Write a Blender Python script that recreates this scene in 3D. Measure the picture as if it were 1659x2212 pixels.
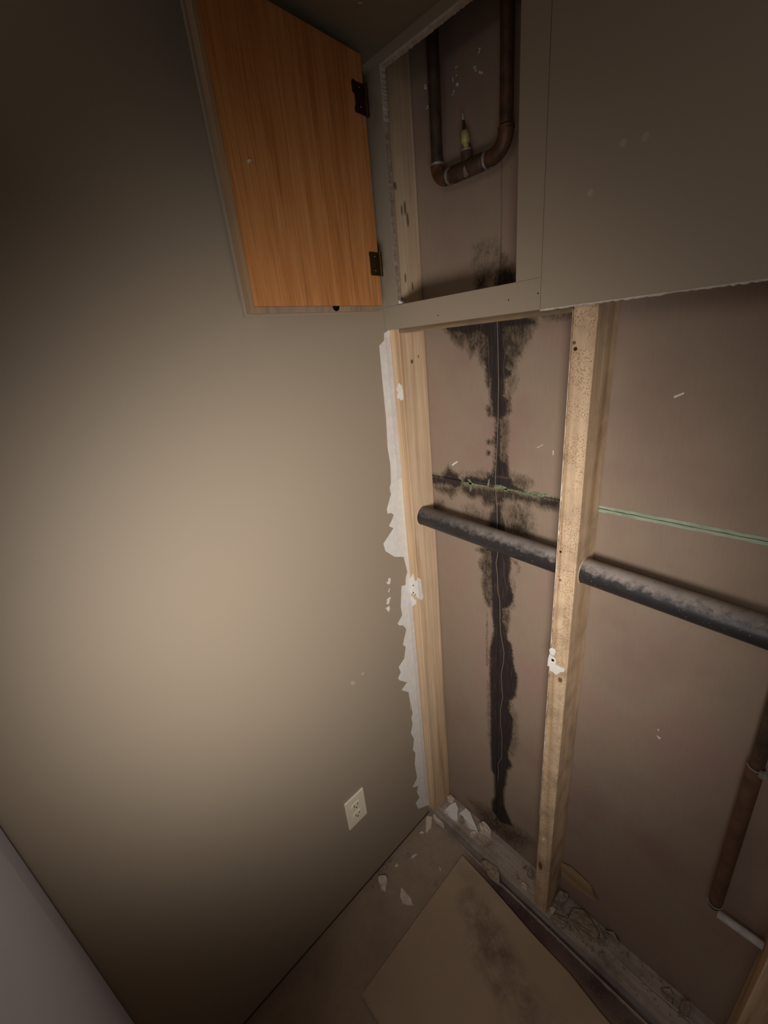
import bpy, bmesh, math, random
import numpy as np
from mathutils import Vector, Matrix, noise
from mathutils.geometry import tessellate_polygon
for o in list(bpy.data.objects): bpy.data.objects.remove(o, do_unlink=True)
SC = bpy.context.scene; COL = SC.collection
R3 = random.Random(7)
MOLD = [(0.62,0.006,[(0.0812,1.6758),(0.0992,1.6545),(0.1145,1.6355),(0.135,1.6204),(0.1456,1.6315),(0.1575,1.6015),(0.1727,1.6144),(0.1846,1.5867),(0.1943,1.5805),(0.2673,1.5691),(0.269,1.5875),(0.2792,1.5997),(0.2849,1.6135),(0.2965,1.6301),(0.3008,1.6467),(0.3083,1.6527),(0.3068,1.666),(0.2871,1.6714),(0.1902,1.6764)]),(0.9,0.004,[(0.0812,1.6758),(0.0993,1.6565),(0.1283,1.6522),(0.156,1.6442),(0.1757,1.6521),(0.1993,1.6354),(0.198,1.6035),(0.1872,1.604),(0.1943,1.5825),(0.1966,1.5707),(0.1989,1.543),(0.2061,1.533),(0.2109,1.5626),(0.2204,1.5508),(0.2364,1.5622),(0.2433,1.5506),(0.2587,1.5618),(0.2629,1.5711),(0.2474,1.5771),(0.2448,1.6068),(0.2419,1.6518),(0.2877,1.6529),(0.3074,1.652),(0.309,1.6609),(0.2871,1.6714),(0.1902,1.6764)]),(1,0.004,[(0.1994,1.6646),(0.1981,1.628),(0.1967,1.5785),(0.2085,1.5627),(0.2073,1.531),(0.2134,1.4779),(0.2231,1.4701),(0.2208,1.4404),(0.216,1.4126),(0.2332,1.4144),(0.2354,1.4415),(0.2303,1.4684),(0.249,1.4797),(0.2541,1.5118),(0.2426,1.5215),(0.2432,1.5621),(0.2495,1.5882),(0.2418,1.6606)]),(1,0.004,[(0.1987,1.494),(0.2036,1.4983),(0.2097,1.4944),(0.2085,1.4819),(0.2036,1.4774)]),(0.85,0.003,[(0.2516,1.5274),(0.2574,1.5197),(0.2583,1.4922),(0.2536,1.4799),(0.2501,1.4818),(0.2532,1.5019)]),(0.55,0.004,[(0.2327,1.4706),(0.2513,1.4798),(0.2552,1.4514),(0.25,1.4161),(0.2332,1.4144)]),(0.4,0.006,[(0.2432,1.5621),(0.2694,1.5691),(0.272,1.5504),(0.2595,1.5256),(0.246,1.5215)]),(0.7,0.006,[(0.3236,1.6707),(0.3276,1.6655),(0.3533,1.6596),(0.3707,1.6609),(0.3772,1.6649)]),(1,0.004,[(0.2208,1.4343),(0.2199,1.3956),(0.2178,1.3556),(0.2053,1.3332),(0.2627,1.3385),(0.255,1.3531),(0.2523,1.3878),(0.2469,1.3949),(0.2461,1.3735),(0.2364,1.3781),(0.233,1.3894),(0.2339,1.4164),(0.2369,1.4356)]),(0.55,0.004,[(0.2337,1.4353),(0.2515,1.4368),(0.2489,1.3989),(0.2545,1.3804),(0.254,1.345),(0.2324,1.3416)]),(1,0.003,[(0.2081,1.4178),(0.2067,1.414),(0.2032,1.4122),(0.1997,1.4133),(0.1983,1.4168),(0.1998,1.4206),(0.2032,1.4224),(0.2067,1.4213)]),(1,0.003,[(0.2176,1.4177),(0.2164,1.4143),(0.2132,1.4127),(0.2101,1.4137),(0.2088,1.4169),(0.2101,1.4203),(0.2132,1.4219),(0.2163,1.4209)]),(1,0.003,[(0.2081,1.3913),(0.2067,1.3875),(0.2032,1.3855),(0.1996,1.3866),(0.1982,1.3902),(0.1997,1.3941),(0.2032,1.396),(0.2067,1.3949)]),(0.82,0.005,[(0.0245,1.3101),(0.0593,1.3121),(0.0627,1.3218),(0.0712,1.3253),(0.0831,1.3428),(0.0934,1.3331),(0.1117,1.3248),(0.1243,1.3136),(0.1265,1.2984),(0.1022,1.285),(0.086,1.2889),(0.0721,1.2888),(0.0225,1.2812)]),(0.62,0.005,[(0.0225,1.28),(0.0594,1.2629),(0.0681,1.2658),(0.0872,1.2554),(0.1042,1.2693),(0.1116,1.2867),(0.0888,1.2894)]),(1,0.004,[(0.1271,1.3196),(0.1576,1.3277),(0.177,1.3244),(0.1984,1.33),(0.2007,1.3429),(0.2053,1.3394),(0.2145,1.3388),(0.2626,1.3405),(0.2714,1.324),(0.2984,1.317),(0.2904,1.3116),(0.2481,1.3117),(0.2053,1.3102),(0.1769,1.3116),(0.1319,1.306)]),(0.35,0.006,[(0.1169,1.3234),(0.1302,1.3364),(0.1676,1.3399),(0.1868,1.3511),(0.2007,1.3449),(0.2053,1.3332),(0.1425,1.321)]),(0.62,0.008,[(0.2538,1.3569),(0.2792,1.3451),(0.2994,1.3464),(0.3116,1.3388),(0.3004,1.3194),(0.2693,1.3237)]),(0.75,0.006,[(0.1214,1.302),(0.1912,1.3056),(0.2481,1.3097),(0.2967,1.3088),(0.3363,1.3048),(0.3752,1.309),(0.3784,1.2869),(0.3374,1.2835),(0.3175,1.2891),(0.3038,1.2781),(0.2953,1.2884),(0.2724,1.2836),(0.2463,1.2824),(0.242,1.2709),(0.2216,1.2622),(0.1908,1.2577),(0.1861,1.2677),(0.1764,1.2768),(0.1565,1.2705),(0.1232,1.2775)]),(0.95,0.005,[(0.3325,1.3041),(0.3438,1.3083),(0.3769,1.3093),(0.378,1.2925),(0.3353,1.287)]),(0.88,0.006,[(0.2169,1.272),(0.2442,1.2714),(0.2388,1.2552),(0.2494,1.2187),(0.2567,1.1852),(0.2574,1.149),(0.1899,1.1277),(0.1953,1.1955),(0.2015,1.2245),(0.2146,1.2541)]),(0.55,0.012,[(0.2487,1.266),(0.2767,1.2804),(0.2977,1.2768),(0.3126,1.2598),(0.3204,1.2161),(0.3191,1.1987),(0.257,1.1717),(0.2379,1.2333)]),(0.78,0.01,[(0.2514,1.2366),(0.2734,1.2377),(0.3032,1.2367),(0.3186,1.2113),(0.261,1.1997)]),(0.45,0.012,[(0.1299,1.2375),(0.156,1.2456),(0.1956,1.2365),(0.2051,1.2141),(0.1756,1.2066),(0.1346,1.2176)]),(0.7,0.008,[(0.0284,1.2349),(0.0581,1.2387),(0.0603,1.227),(0.033,1.2136)]),(0.6,0.003,[(0.1622,1.1258),(0.1873,1.1209),(0.1695,1.0909),(0.183,1.0633),(0.1807,1.0296),(0.1844,0.9995),(0.1902,0.982),(0.2001,0.9661),(0.2119,0.9633),(0.2192,1.082),(0.219,1.1541),(0.1818,1.1428)]),(1,0.003,[(0.2081,1.1578),(0.2099,1.0022),(0.2138,0.9439),(0.2179,0.8942),(0.2058,0.8298),(0.2056,0.6725),(0.2903,0.7293),(0.293,0.7757),(0.2808,0.8117),(0.2761,0.8517),(0.2719,0.8785),(0.2586,0.888),(0.2581,0.9145),(0.2465,0.9391),(0.246,0.9786),(0.2606,0.9871),(0.2744,1.016),(0.2741,1.0327),(0.2609,1.0753),(0.2655,1.1075),(0.2625,1.174)]),(0.6,0.003,[(0.2442,0.9797),(0.2651,0.9891),(0.2658,0.9523),(0.2619,0.9123),(0.245,0.9038)]),(0.33,0.003,[(0.2667,1.1342),(0.282,1.1324),(0.2907,1.1198),(0.2878,1.1013),(0.2728,1.0888),(0.2821,1.0617),(0.2773,1.0451),(0.2699,1.0642),(0.2635,1.0763),(0.2828,1.1013),(0.2841,1.1175),(0.2754,1.1267)]),(0.3,0.003,[(0.2641,0.9944),(0.278,1.0156),(0.2835,1.0049),(0.2785,0.9913),(0.2679,0.9846)]),(0.45,0.0015,[(0.196,0.948),(0.199,0.9494),(0.1984,0.7625),(0.193,0.7593)]),(1,0.004,[(0.207,0.7107),(0.2081,0.4317),(0.2107,0.3762),(0.2107,0.3466),(0.2214,0.3267),(0.2245,0.2267),(0.2136,0.1868),(0.2136,0.143),(0.2388,0.1189),(0.2498,0.1165),(0.2919,0.1499),(0.2757,0.1784),(0.2594,0.2139),(0.2559,0.2796),(0.2631,0.3203),(0.2671,0.3892),(0.2836,0.4234),(0.271,0.4491),(0.2706,0.4702),(0.2813,0.5357),(0.2841,0.6174),(0.2723,0.6362),(0.2715,0.679),(0.2898,0.7101),(0.2853,0.7609)]),(0.3,0.006,[(0.1961,0.7037),(0.2082,0.7115),(0.2094,0.4454),(0.1978,0.4855)]),(0.35,0.006,[(0.2714,0.6842),(0.2946,0.6472),(0.3019,0.5412),(0.2897,0.4718),(0.2709,0.4552)]),(0.55,0.02,[(0.1276,0.0965),(0.2108,0.1399),(0.2919,0.1499),(0.3419,0.1653),(0.3665,0.155),(0.2944,0.0333),(0.1814,0.0347)]),(0.8,0.008,[(0.1734,1.7486),(0.1801,1.7546),(0.1987,1.7557),(0.2005,1.7444),(0.1949,1.7313),(0.1731,1.7301)]),(0.9,0.008,[(0.2203,1.7549),(0.2324,1.7595),(0.2339,1.7816),(0.239,1.778),(0.2418,1.7645),(0.2511,1.7563),(0.2662,1.7479),(0.2669,1.7208),(0.2195,1.7277)]),(0.4,0.012,[(0.1696,1.8046),(0.199,1.8106),(0.2295,1.8018),(0.2304,1.7913),(0.2184,1.7898),(0.1898,1.7926),(0.1739,1.7779),(0.1702,1.784)]),(0.35,0.01,[(0.1739,1.7799),(0.2202,1.7749),(0.2195,1.7312),(0.1798,1.7299)])]
RIDGE = [(0.2243,1.6694),(0.2265,1.6077),(0.2283,1.5507),(0.2278,1.491),(0.2259,1.4136),(0.2229,1.3664),(0.2213,1.3235),(0.2263,1.2524),(0.2277,1.2086),(0.229,1.1342),(0.2243,1.1076),(0.2285,1.0761),(0.2307,1.03),(0.2366,0.994),(0.2371,0.9346),(0.2403,0.8952),(0.2507,0.8373),(0.2492,0.8038),(0.2427,0.7553),(0.2447,0.7192),(0.2487,0.6738),(0.2421,0.628),(0.2427,0.563),(0.2482,0.5114),(0.2478,0.4286),(0.2342,0.3909),(0.237,0.3546),(0.2347,0.3093)]
THREAD0 = [(0.2016,1.6352),(0.2051,1.6089),(0.2038,1.586),(0.2061,1.5509)]
THREAD1 = [(0.2366,1.6434),(0.2426,1.6069),(0.2396,1.5773),(0.2433,1.5506),(0.245,1.5116),(0.2512,1.4818)]
THREAD2 = [(0.246,1.1274),(0.2475,1.0776),(0.2541,1.0544),(0.2579,1.0429)]
THREAD3 = [(0.2459,1.3113),(0.2453,1.2716)]
THREAD4 = [(0.2658,1.0951),(0.2635,1.0763),(0.2718,1.0576),(0.2774,1.0415)]
TORN = [(0.0118,1.676),(-0.0043,1.6699),(-0.0062,1.6554),(-0.0227,1.6449),(-0.023,1.5788),(-0.0229,1.5286),(-0.0225,1.4796),(-0.0265,1.4123),(-0.0224,1.3688),(-0.0258,1.3221),(-0.0323,1.3092),(-0.0289,1.2968),(-0.033,1.3043),(-0.0296,1.2919),(-0.0423,1.2693),(-0.049,1.2562),(-0.048,1.2443),(-0.0358,1.2419),(-0.0267,1.2329),(-0.0389,1.2174),(-0.0476,1.2087),(-0.0327,1.197),(-0.0563,1.1799),(-0.0729,1.1684),(-0.0685,1.1441),(-0.0386,1.1144),(-0.0051,1.0997),(0.0001,1.071),(0.0042,1.0466),(-0.0042,1.0325),(-0.0066,1.0107),(-0.0231,1.0144),(-0.0333,0.9498),(-0.031,0.9198),(-0.0519,0.9027),(-0.0456,0.8932),(-0.032,0.8861),(-0.0197,0.8638),(-0.0394,0.8202),(-0.0291,0.8058),(-0.0393,0.768),(-0.0648,0.7537),(-0.0588,0.7281),(-0.0722,0.7161),(-0.0675,0.7046),(-0.0373,0.674),(-0.0622,0.6619),(-0.0355,0.633),(-0.0317,0.5776),(-0.0352,0.5566),(-0.0309,0.5851),(-0.0265,0.5336),(-0.0343,0.5218),(-0.0305,0.494),(-0.042,0.4603),(-0.0308,0.4248),(-0.0406,0.3818),(-0.0305,0.359),(-0.0386,0.3129),(-0.0339,0.2385),(-0.0575,0.217),(-0.0308,0.1958),(-0.0416,0.1746),(-0.0309,0.1332),(-0.0521,0.127),(-0.0428,0.0861),(-0.0216,0.0711),(0.0112,0.048)]
CHIPS = [[(-0.0683,1.062),(-0.0621,1.0599),(-0.0606,1.0548),(-0.0654,1.0428),(-0.0726,1.0446),(-0.0778,1.0534),(-0.0706,1.0525)],[(-0.0691,1.0303),(-0.0672,1.0284),(-0.0716,1.0189),(-0.0763,1.024),(-0.072,1.0245)],[(-0.0736,1.0035),(-0.0673,1.002),(-0.0714,0.995),(-0.0783,0.983),(-0.0861,0.9899),(-0.0814,0.9929),(-0.0825,1.0009)],[(-0.0759,0.977),(-0.0749,0.9671),(-0.0803,0.9589),(-0.0847,0.9669),(-0.0899,0.9772)]]
SCUFFS = [[(-0.2343,0.8259),(-0.2236,0.8116),(-0.2308,0.8072),(-0.2404,0.8176)],[(-0.2031,0.8274),(-0.1885,0.8251),(-0.1967,0.8148)]]
PATCH1 = [[(0.0181,1.5605),(0.0257,1.5548),(0.032,1.546),(0.0306,1.5243),(0.0255,1.5204),(0.019,1.5202),(0.0159,1.526),(0.0128,1.5233),(0.0075,1.5265),(0.0091,1.5317),(0.0134,1.5369),(0.0079,1.5458)],[(0.0133,1.0426),(0.0168,1.0218),(0.028,1.026),(0.0333,1.0372),(0.0416,1.0348),(0.0433,1.0043),(0.0464,0.9776),(0.0378,0.9645),(0.027,0.9656),(0.0123,0.9729),(0.0024,0.9745),(-0.0076,0.9763),(-0.0082,0.9933),(-0.0025,1.005),(-0.0009,1.0207)],[(-0.0112,0.9632),(0.0024,0.963),(0.0106,0.9548),(0.0175,0.9578),(0.016,0.9416),(0.0063,0.9334),(-0.0012,0.9262),(-0.0126,0.9271)]]
PATCH2 = [[(0.417,0.9879),(0.421,0.9862),(0.4284,0.984),(0.432,0.9789),(0.4323,0.9734),(0.4315,0.9664),(0.4373,0.9667),(0.4459,0.9653),(0.4489,0.968),(0.4526,0.9646),(0.4514,0.959),(0.4434,0.9525),(0.4368,0.9435),(0.4337,0.9399),(0.4281,0.9439),(0.4207,0.9435),(0.4195,0.9544),(0.4145,0.953),(0.4148,0.9721)],[(0.4163,1.0003),(0.4206,1.0067),(0.4265,1.0067),(0.43,1.0016),(0.4281,0.9894),(0.4229,0.9881),(0.4174,0.9914)]]
TAPE_R = [(0.462,1.3163),(0.705,1.3144),(0.7059,1.3099),(0.4617,1.3104),(0.4619,1.3085),(0.7062,1.3084),(0.7071,1.3031),(0.4617,1.3016)]
TAPE_L = [[(0.028,1.3176),(0.0597,1.3179),(0.0566,1.3144),(0.0278,1.3146)],[(0.1142,1.3208),(0.1295,1.3122),(0.1268,1.3096),(0.1127,1.3172)],[(0.1306,1.308),(0.1498,1.3102),(0.1768,1.3095),(0.2006,1.3105),(0.2006,1.3073),(0.167,1.3056),(0.1318,1.3042)],[(0.1424,1.3188),(0.1499,1.3178),(0.1535,1.3119),(0.1544,1.2924),(0.1492,1.2847),(0.1471,1.302),(0.1459,1.3084)],[(0.2018,1.3243),(0.2065,1.3313),(0.2053,1.3165),(0.203,1.3077),(0.1995,1.3113)],[(0.2191,1.3148),(0.2303,1.3188),(0.2502,1.3162),(0.2524,1.3125),(0.2717,1.313),(0.2966,1.3107),(0.3126,1.3119),(0.3303,1.3095),(0.3266,1.3064),(0.3008,1.3072),(0.259,1.3097),(0.2282,1.3081),(0.2168,1.306)],[(0.2943,1.3202),(0.3024,1.3178),(0.3086,1.313),(0.3006,1.3115)],[(0.3065,1.3146),(0.3202,1.3192),(0.3338,1.3179),(0.3489,1.3189),(0.3473,1.3138),(0.3381,1.3091),(0.3206,1.3095)],[(0.3583,1.3169),(0.3694,1.3153),(0.3713,1.3129),(0.3586,1.3122)],[(0.2426,1.3107),(0.2535,1.3127),(0.2525,1.3064),(0.2449,1.3054)]]
NICKS = [[(0.0941,1.3487),(0.1037,1.3555),(0.113,1.3604),(0.1134,1.3574),(0.1048,1.3513),(0.0966,1.3451)],[(0.3208,1.4165),(0.3343,1.4246),(0.3349,1.4236),(0.3218,1.4157)],[(0.3555,1.4146),(0.3582,1.4131),(0.3578,1.4043),(0.3566,1.4042)],[(0.551,1.5251),(0.5645,1.5318),(0.5649,1.5289),(0.5527,1.5222)],[(0.6175,0.8248),(0.6262,0.8238),(0.6236,0.8176)],[(0.6169,0.8432),(0.6203,0.8432),(0.6194,0.8371)]]
SPECKS = [(0.1859,2.0937),(0.1356,2.0942),(0.137,2.088),(0.1756,2.0781),(0.1898,2.0651),(0.194,2.0579),(0.1288,2.0798),(0.1362,2.0692),(0.1297,2.063),(0.0674,2.0618),(0.0645,2.0929)]
FLOORBITS = [([(-0.0008,-0.0032),(0.0158,0.0087),(0.0403,-0.0241),(0.0376,-0.0339),(0.0404,-0.0456),(0.0327,-0.0476),(0.0188,-0.0298),(0.007,-0.0186)],0.004),([(0.0199,0.0141),(0.0372,0.0115),(0.0696,0.0124),(0.0765,0.0062),(0.0668,0.0025),(0.0401,-0.0007),(0.0222,0.0048)],0.02),([(0.0192,-0.0685),(0.021,-0.0579),(0.0309,-0.052),(0.0323,-0.0578)],0.003),([(0.0338,-0.1449),(0.0397,-0.1393),(0.0453,-0.1471),(0.0429,-0.1543),(0.0332,-0.1521)],0.004),([(0.0534,-0.1459),(0.0505,-0.1388),(0.0554,-0.1242),(0.0611,-0.1204),(0.0599,-0.1331),(0.0571,-0.1439)],0.004),([(0.0051,-0.2117),(0.0022,-0.2015),(0.0068,-0.189),(0.0114,-0.1992)],0.004),([(0.0294,-0.2035),(0.0275,-0.1903),(0.0385,-0.19),(0.0361,-0.197)],0.005),([(0.0008,-0.2333),(0.0065,-0.2166),(0.0139,-0.2254),(0.0097,-0.2342)],0.006),([(0.0008,-0.257),(0.002,-0.2401),(0.0063,-0.2423),(0.0054,-0.2541)],0.004),([(0.0158,-0.2656),(0.0191,-0.2563),(0.0323,-0.2435),(0.044,-0.2475),(0.0514,-0.2581),(0.0445,-0.2693),(0.0348,-0.2743),(0.0263,-0.2735)],0.015),([(0.0392,-0.2741),(0.0488,-0.2618),(0.0604,-0.2711),(0.0542,-0.2757),(0.043,-0.2793)],0.008),([(0.0013,-0.2855),(0.001,-0.2782),(0.0095,-0.2805),(0.0222,-0.2936),(0.0129,-0.2923)],0.006),([(0.0837,-0.2282),(0.1011,-0.226),(0.1298,-0.2268),(0.1471,-0.2336),(0.1351,-0.2468),(0.1167,-0.2563),(0.1009,-0.2492)],0.004),([(0.1378,-0.0991),(0.1454,-0.0981),(0.1521,-0.1041),(0.1462,-0.1051)],0.003),([(0.1548,-0.143),(0.157,-0.1378),(0.1658,-0.1383),(0.1664,-0.143),(0.1591,-0.1462)],0.006)]
PLATEBITS = [([(0.0293,0.083),(0.0339,0.1024),(0.0579,0.097),(0.0599,0.0819),(0.0499,0.0747),(0.0364,0.0767)],0.014),([(0.0526,0.0369),(0.056,0.0668),(0.0649,0.0878),(0.0866,0.0771),(0.097,0.0587),(0.1086,0.0459),(0.108,0.0395),(0.0928,0.0349),(0.0707,0.0338),(0.0672,0.0405),(0.0583,0.0322)],0.008),([(0.0951,0.076),(0.1012,0.1083),(0.1249,0.104),(0.1533,0.0872),(0.1816,0.072),(0.1858,0.0685),(0.1658,0.0646),(0.1503,0.0613),(0.1245,0.0717)],0.01),([(0.1071,0.0602),(0.1136,0.0664),(0.1282,0.0567),(0.1286,0.0416),(0.1164,0.0455)],0.008),([(0.1676,0.0327),(0.167,0.0432),(0.1795,0.0551),(0.1868,0.0473),(0.1819,0.0371),(0.1728,0.0303)],0.01),([(0.1747,0.0822),(0.1789,0.1015),(0.2036,0.1058),(0.2256,0.0931),(0.2274,0.0802),(0.2126,0.0771),(0.1899,0.0703)],0.022),([(0.2415,-0.0092),(0.2486,0.0042),(0.2846,0.0125),(0.2929,0.0141),(0.3099,0.0018),(0.3233,-0.0192),(0.2897,-0.0239)],0.012),([(0.3663,0.064),(0.3698,0.0864),(0.387,0.0653),(0.3755,0.0604)],0.016),([(0.3658,0.032),(0.3725,0.0354),(0.387,0.0374),(0.3875,0.0289),(0.3733,0.024)],0.01),([(0.3465,0.0683),(0.3553,0.0865),(0.3562,0.0745)],0.006),([(0.3421,0.0377),(0.3489,0.0412),(0.3563,0.0359),(0.3486,0.0316)],0.008),([(0.225,0.0511),(0.2294,0.057),(0.233,0.0516),(0.2297,0.0467)],0.003),([(0.2321,0.0579),(0.2333,0.0661),(0.2397,0.0615),(0.237,0.0555)],0.003),([(0.4579,0.0323),(0.4618,0.0426),(0.4743,0.0386),(0.4741,0.024),(0.4665,0.0182)],0.014),([(0.4691,0.0135),(0.4779,0.0316),(0.5051,0.0424),(0.512,0.0276),(0.5071,0.0136),(0.4933,0.0062)],0.008),([(0.472,0.1359),(0.4745,0.1472),(0.4858,0.1457),(0.4875,0.1317),(0.4785,0.1282)],0.018),([(0.4579,0.0661),(0.4622,0.1079),(0.4793,0.1106),(0.4878,0.0985),(0.481,0.0621),(0.4625,0.0474)],0.012),([(0.5031,0.091),(0.5031,0.1243),(0.5319,0.1456),(0.5654,0.1323),(0.5861,0.121),(0.591,0.1013),(0.5631,0.0831),(0.5301,0.0756)],0.01),([(0.4314,0.1647),(0.4593,0.1728),(0.4984,0.1671),(0.5276,0.1605),(0.5529,0.1415),(0.5345,0.1368),(0.5131,0.1465),(0.4891,0.1405),(0.4647,0.1274),(0.4445,0.1439)],0.03),([(0.7355,0.0735),(0.7537,0.0867),(0.7645,0.078),(0.7641,0.0633),(0.7476,0.0612)],0.012),([(0.7774,0.0743),(0.7845,0.0874),(0.7936,0.0882),(0.8001,0.0692),(0.7813,0.0504)],0.02),([(0.5903,0.1153),(0.6122,0.1276),(0.6315,0.1167),(0.6204,0.1117),(0.5984,0.108)],0.02)]
SHEET = [(0.1781,-0.0219),(0.1825,-0.4757),(0.2588,-0.4786),(0.1956,-0.0222),(0.2939,-0.0281),(0.4464,-0.0445),(0.5574,-0.0487),(0.6335,-0.0623)]
CAM = [(0.74359,-0.70596,1.6481),(0.681493,0.72555,-0.095629),(-0.212082,0.320868,0.923074),(-0.70042,0.608787,-0.372545),901.53]
KNOT2 = [(0.4265,1.6104),(0.4255,1.2413),(0.4601,1.2887)]
LEAN = [(0.4541,0.176),(0.4809,0.1889),(0.5158,0.1851),(0.5426,0.1719),(0.5619,0.1395),(0.5423,0.1308),(0.5256,0.1291),(0.5034,0.1225),(0.4726,0.1092),(0.4594,0.1375)]
PATCHSIDE = [[(0.0176,1.033),(0.0261,1.0234),(0.0278,0.9907),(0.0311,0.9604),(0.0222,0.9555),(0.0117,0.967),(0.0117,0.9879),(0.0117,1.0133),(0.0117,1.0258)]]
# ---------------------------------------------------------------- camera
cd = bpy.data.cameras.new('camera'); cam = bpy.data.objects.new('camera', cd); COL.objects.link(cam)
r_, u_, f_ = Vector(CAM[1]), Vector(CAM[2]), Vector(CAM[3])
cam.matrix_world = Matrix(((r_.x, u_.x, -f_.x, CAM[0][0]), (r_.y, u_.y, -f_.y, CAM[0][1]), (r_.z, u_.z, -f_.z, CAM[0][2]), (0, 0, 0, 1)))
cd.sensor_fit = 'HORIZONTAL'; cd.sensor_width = 36; cd.lens = 36*CAM[4]/1659; cd.clip_start = .02
SC.camera = cam
# ---------------------------------------------------------------- world, lamps, exposure
w = bpy.data.worlds.new('world'); SC.world = w; w.use_nodes = True
w.node_tree.nodes['Background'].inputs[0].default_value = (.75, .8, 1, 1)
w.node_tree.nodes['Background'].inputs[1].default_value = .12
def spot(name, loc, aim, power, size, blend, radius, color):
    l = bpy.data.lights.new(name, 'SPOT'); l.energy = power; l.spot_size = math.radians(size); l.spot_blend = blend
    l.shadow_soft_size = radius; l.color = color
    o = bpy.data.objects.new(name, l); COL.objects.link(o); o.location = loc
    o.rotation_euler = (Vector(aim)-Vector(loc)).to_track_quat('-Z', 'Y').to_euler(); return o
spot('vignette_spot', (.80, -.775, 1.33), (.05, -.17, 1.13), 37.5, 103, 1.0, .13, (1, .955, .93))  # added spot near the camera; its cone falloff stands in for lens vignetting
la = bpy.data.lights.new('fill_light', 'AREA'); la.shape = 'RECTANGLE'; la.size = .7; la.size_y = .7; la.energy = 3.6; la.color = (1, .93, .86)  # added area fill outside the front opening, lifts the dark floor
lo_ = bpy.data.objects.new('fill_light', la); COL.objects.link(lo_); lo_.location = (.85, -1.55, 2.05)
lo_.rotation_euler = (Vector((.25, -.1, .2))-Vector(lo_.location)).to_track_quat('-Z', 'Y').to_euler()
SC.view_settings.view_transform = 'Standard'; SC.view_settings.look = 'None'
SC.view_settings.gamma = 1; SC.view_settings.exposure = 0.0; SC.view_settings.use_curve_mapping = False

# ---------------------------------------------------------------- helpers
def link(name, me, m, parent=None):
    o = bpy.data.objects.new(name, me); COL.objects.link(o)
    if m is not None:
        for q in (m if isinstance(m, (list, tuple)) else [m]): me.materials.append(q)
    if parent: o.parent = parent
    return o
def fin(name, bm, m, parent=None, smooth=False, bevel=0):
    if bevel:
        bmesh.ops.bevel(bm, geom=[e for e in bm.edges], offset=bevel, segments=2, affect='EDGES', profile=.6)
    bmesh.ops.recalc_face_normals(bm, faces=bm.faces[:])
    me = bpy.data.meshes.new(name); bm.to_mesh(me); bm.free()
    if smooth:
        for p in me.polygons: p.use_smooth = True
    return link(name, me, m, parent)
def bx(bm, a, b):
    vs = [bm.verts.new((x, y, z)) for x in (a[0], b[0]) for y in (a[1], b[1]) for z in (a[2], b[2])]
    for f in ((0, 1, 3, 2), (4, 6, 7, 5), (0, 4, 5, 1), (2, 3, 7, 6), (0, 2, 6, 4), (1, 5, 7, 3)):
        bm.faces.new([vs[i] for i in f])
def box(name, a, b, m, parent=None, bevel=0):
    bm = bmesh.new(); bx(bm, a, b); return fin(name, bm, m, parent, bevel=bevel)
def empty(name, loc=(0, 0, 0)):
    o = bpy.data.objects.new(name, None); COL.objects.link(o); o.location = loc; o.empty_display_size = .05; return o
def tag(o, label=None, cat=None, group=None, kind=None):
    if label: o['label'] = label
    if cat: o['category'] = cat
    if group: o['group'] = group
    if kind: o['kind'] = kind
    return o
def prism(bm, pts, plane, base, h, jit=0, taper=0, rnd=None, tilt=(0, 0)):
    """polygon in a plane ('x','y','z' = axis of the normal) thickened from base to base+h"""
    cx = sum(p[0] for p in pts)/len(pts); cy = sum(p[1] for p in pts)/len(pts)
    def P(a, b, c):
        return {'x': (c, a, b), 'y': (a, c, b), 'z': (a, b, c)}[plane]
    lo = [bm.verts.new(P(a, b, base)) for a, b in pts]; hi = []
    for a, b in pts:
        k = 1-taper
        j = (rnd.uniform(-jit, jit) if rnd else 0)+tilt[0]*(a-cx)+tilt[1]*(b-cy)
        hi.append(bm.verts.new(P(cx+(a-cx)*k, cy+(b-cy)*k, base+h+j)))
    n = len(pts)
    for a, b, c in tessellate_polygon([[Vector((p[0], p[1], 0)) for p in pts]]):
        if len({a, b, c}) == 3:
            bm.faces.new((lo[a], lo[b], lo[c])); bm.faces.new((hi[c], hi[b], hi[a]))
    for i in range(n): bm.faces.new((lo[i], lo[(i+1) % n], hi[(i+1) % n], hi[i]))
def tube(bm, pts, r, n=20, cap=True):
    pts = [Vector(p) for p in pts]; rings = []
    rr = r if isinstance(r, (list, tuple)) else [r]*len(pts); ref = None
    for i, p in enumerate(pts):
        t = ((pts[min(i+1, len(pts)-1)]-pts[max(i-1, 0)])).normalized()
        if ref is None:
            ref = Vector((0, 0, 1)) if abs(t.z) < .9 else Vector((0, 1, 0))
        a = (ref-t*ref.dot(t)).normalized(); ref = a; b = t.cross(a)
        rings.append([bm.verts.new(p+(a*math.cos(q)+b*math.sin(q))*rr[i]) for q in [2*math.pi*k/n for k in range(n)]])
    for i in range(len(rings)-1):
        for k in range(n): bm.faces.new((rings[i][k], rings[i][(k+1) % n], rings[i+1][(k+1) % n], rings[i+1][k]))
    if cap: bm.faces.new(rings[0][::-1]); bm.faces.new(rings[-1])
def tubeo(name, pts, r, m, parent=None, n=20):
    bm = bmesh.new(); tube(bm, pts, r, n); o = fin(name, bm, m, parent, smooth=True)
    try:
        o.data.set_sharp_from_angle(angle=math.radians(50))
    except Exception: pass
    return o
def arc(c, a0, a1, r, u, v, n=10):
    c, u, v = Vector(c), Vector(u), Vector(v)
    return [c+u*(r*math.cos(a0+(a1-a0)*i/n))+v*(r*math.sin(a0+(a1-a0)*i/n)) for i in range(n+1)]

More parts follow.
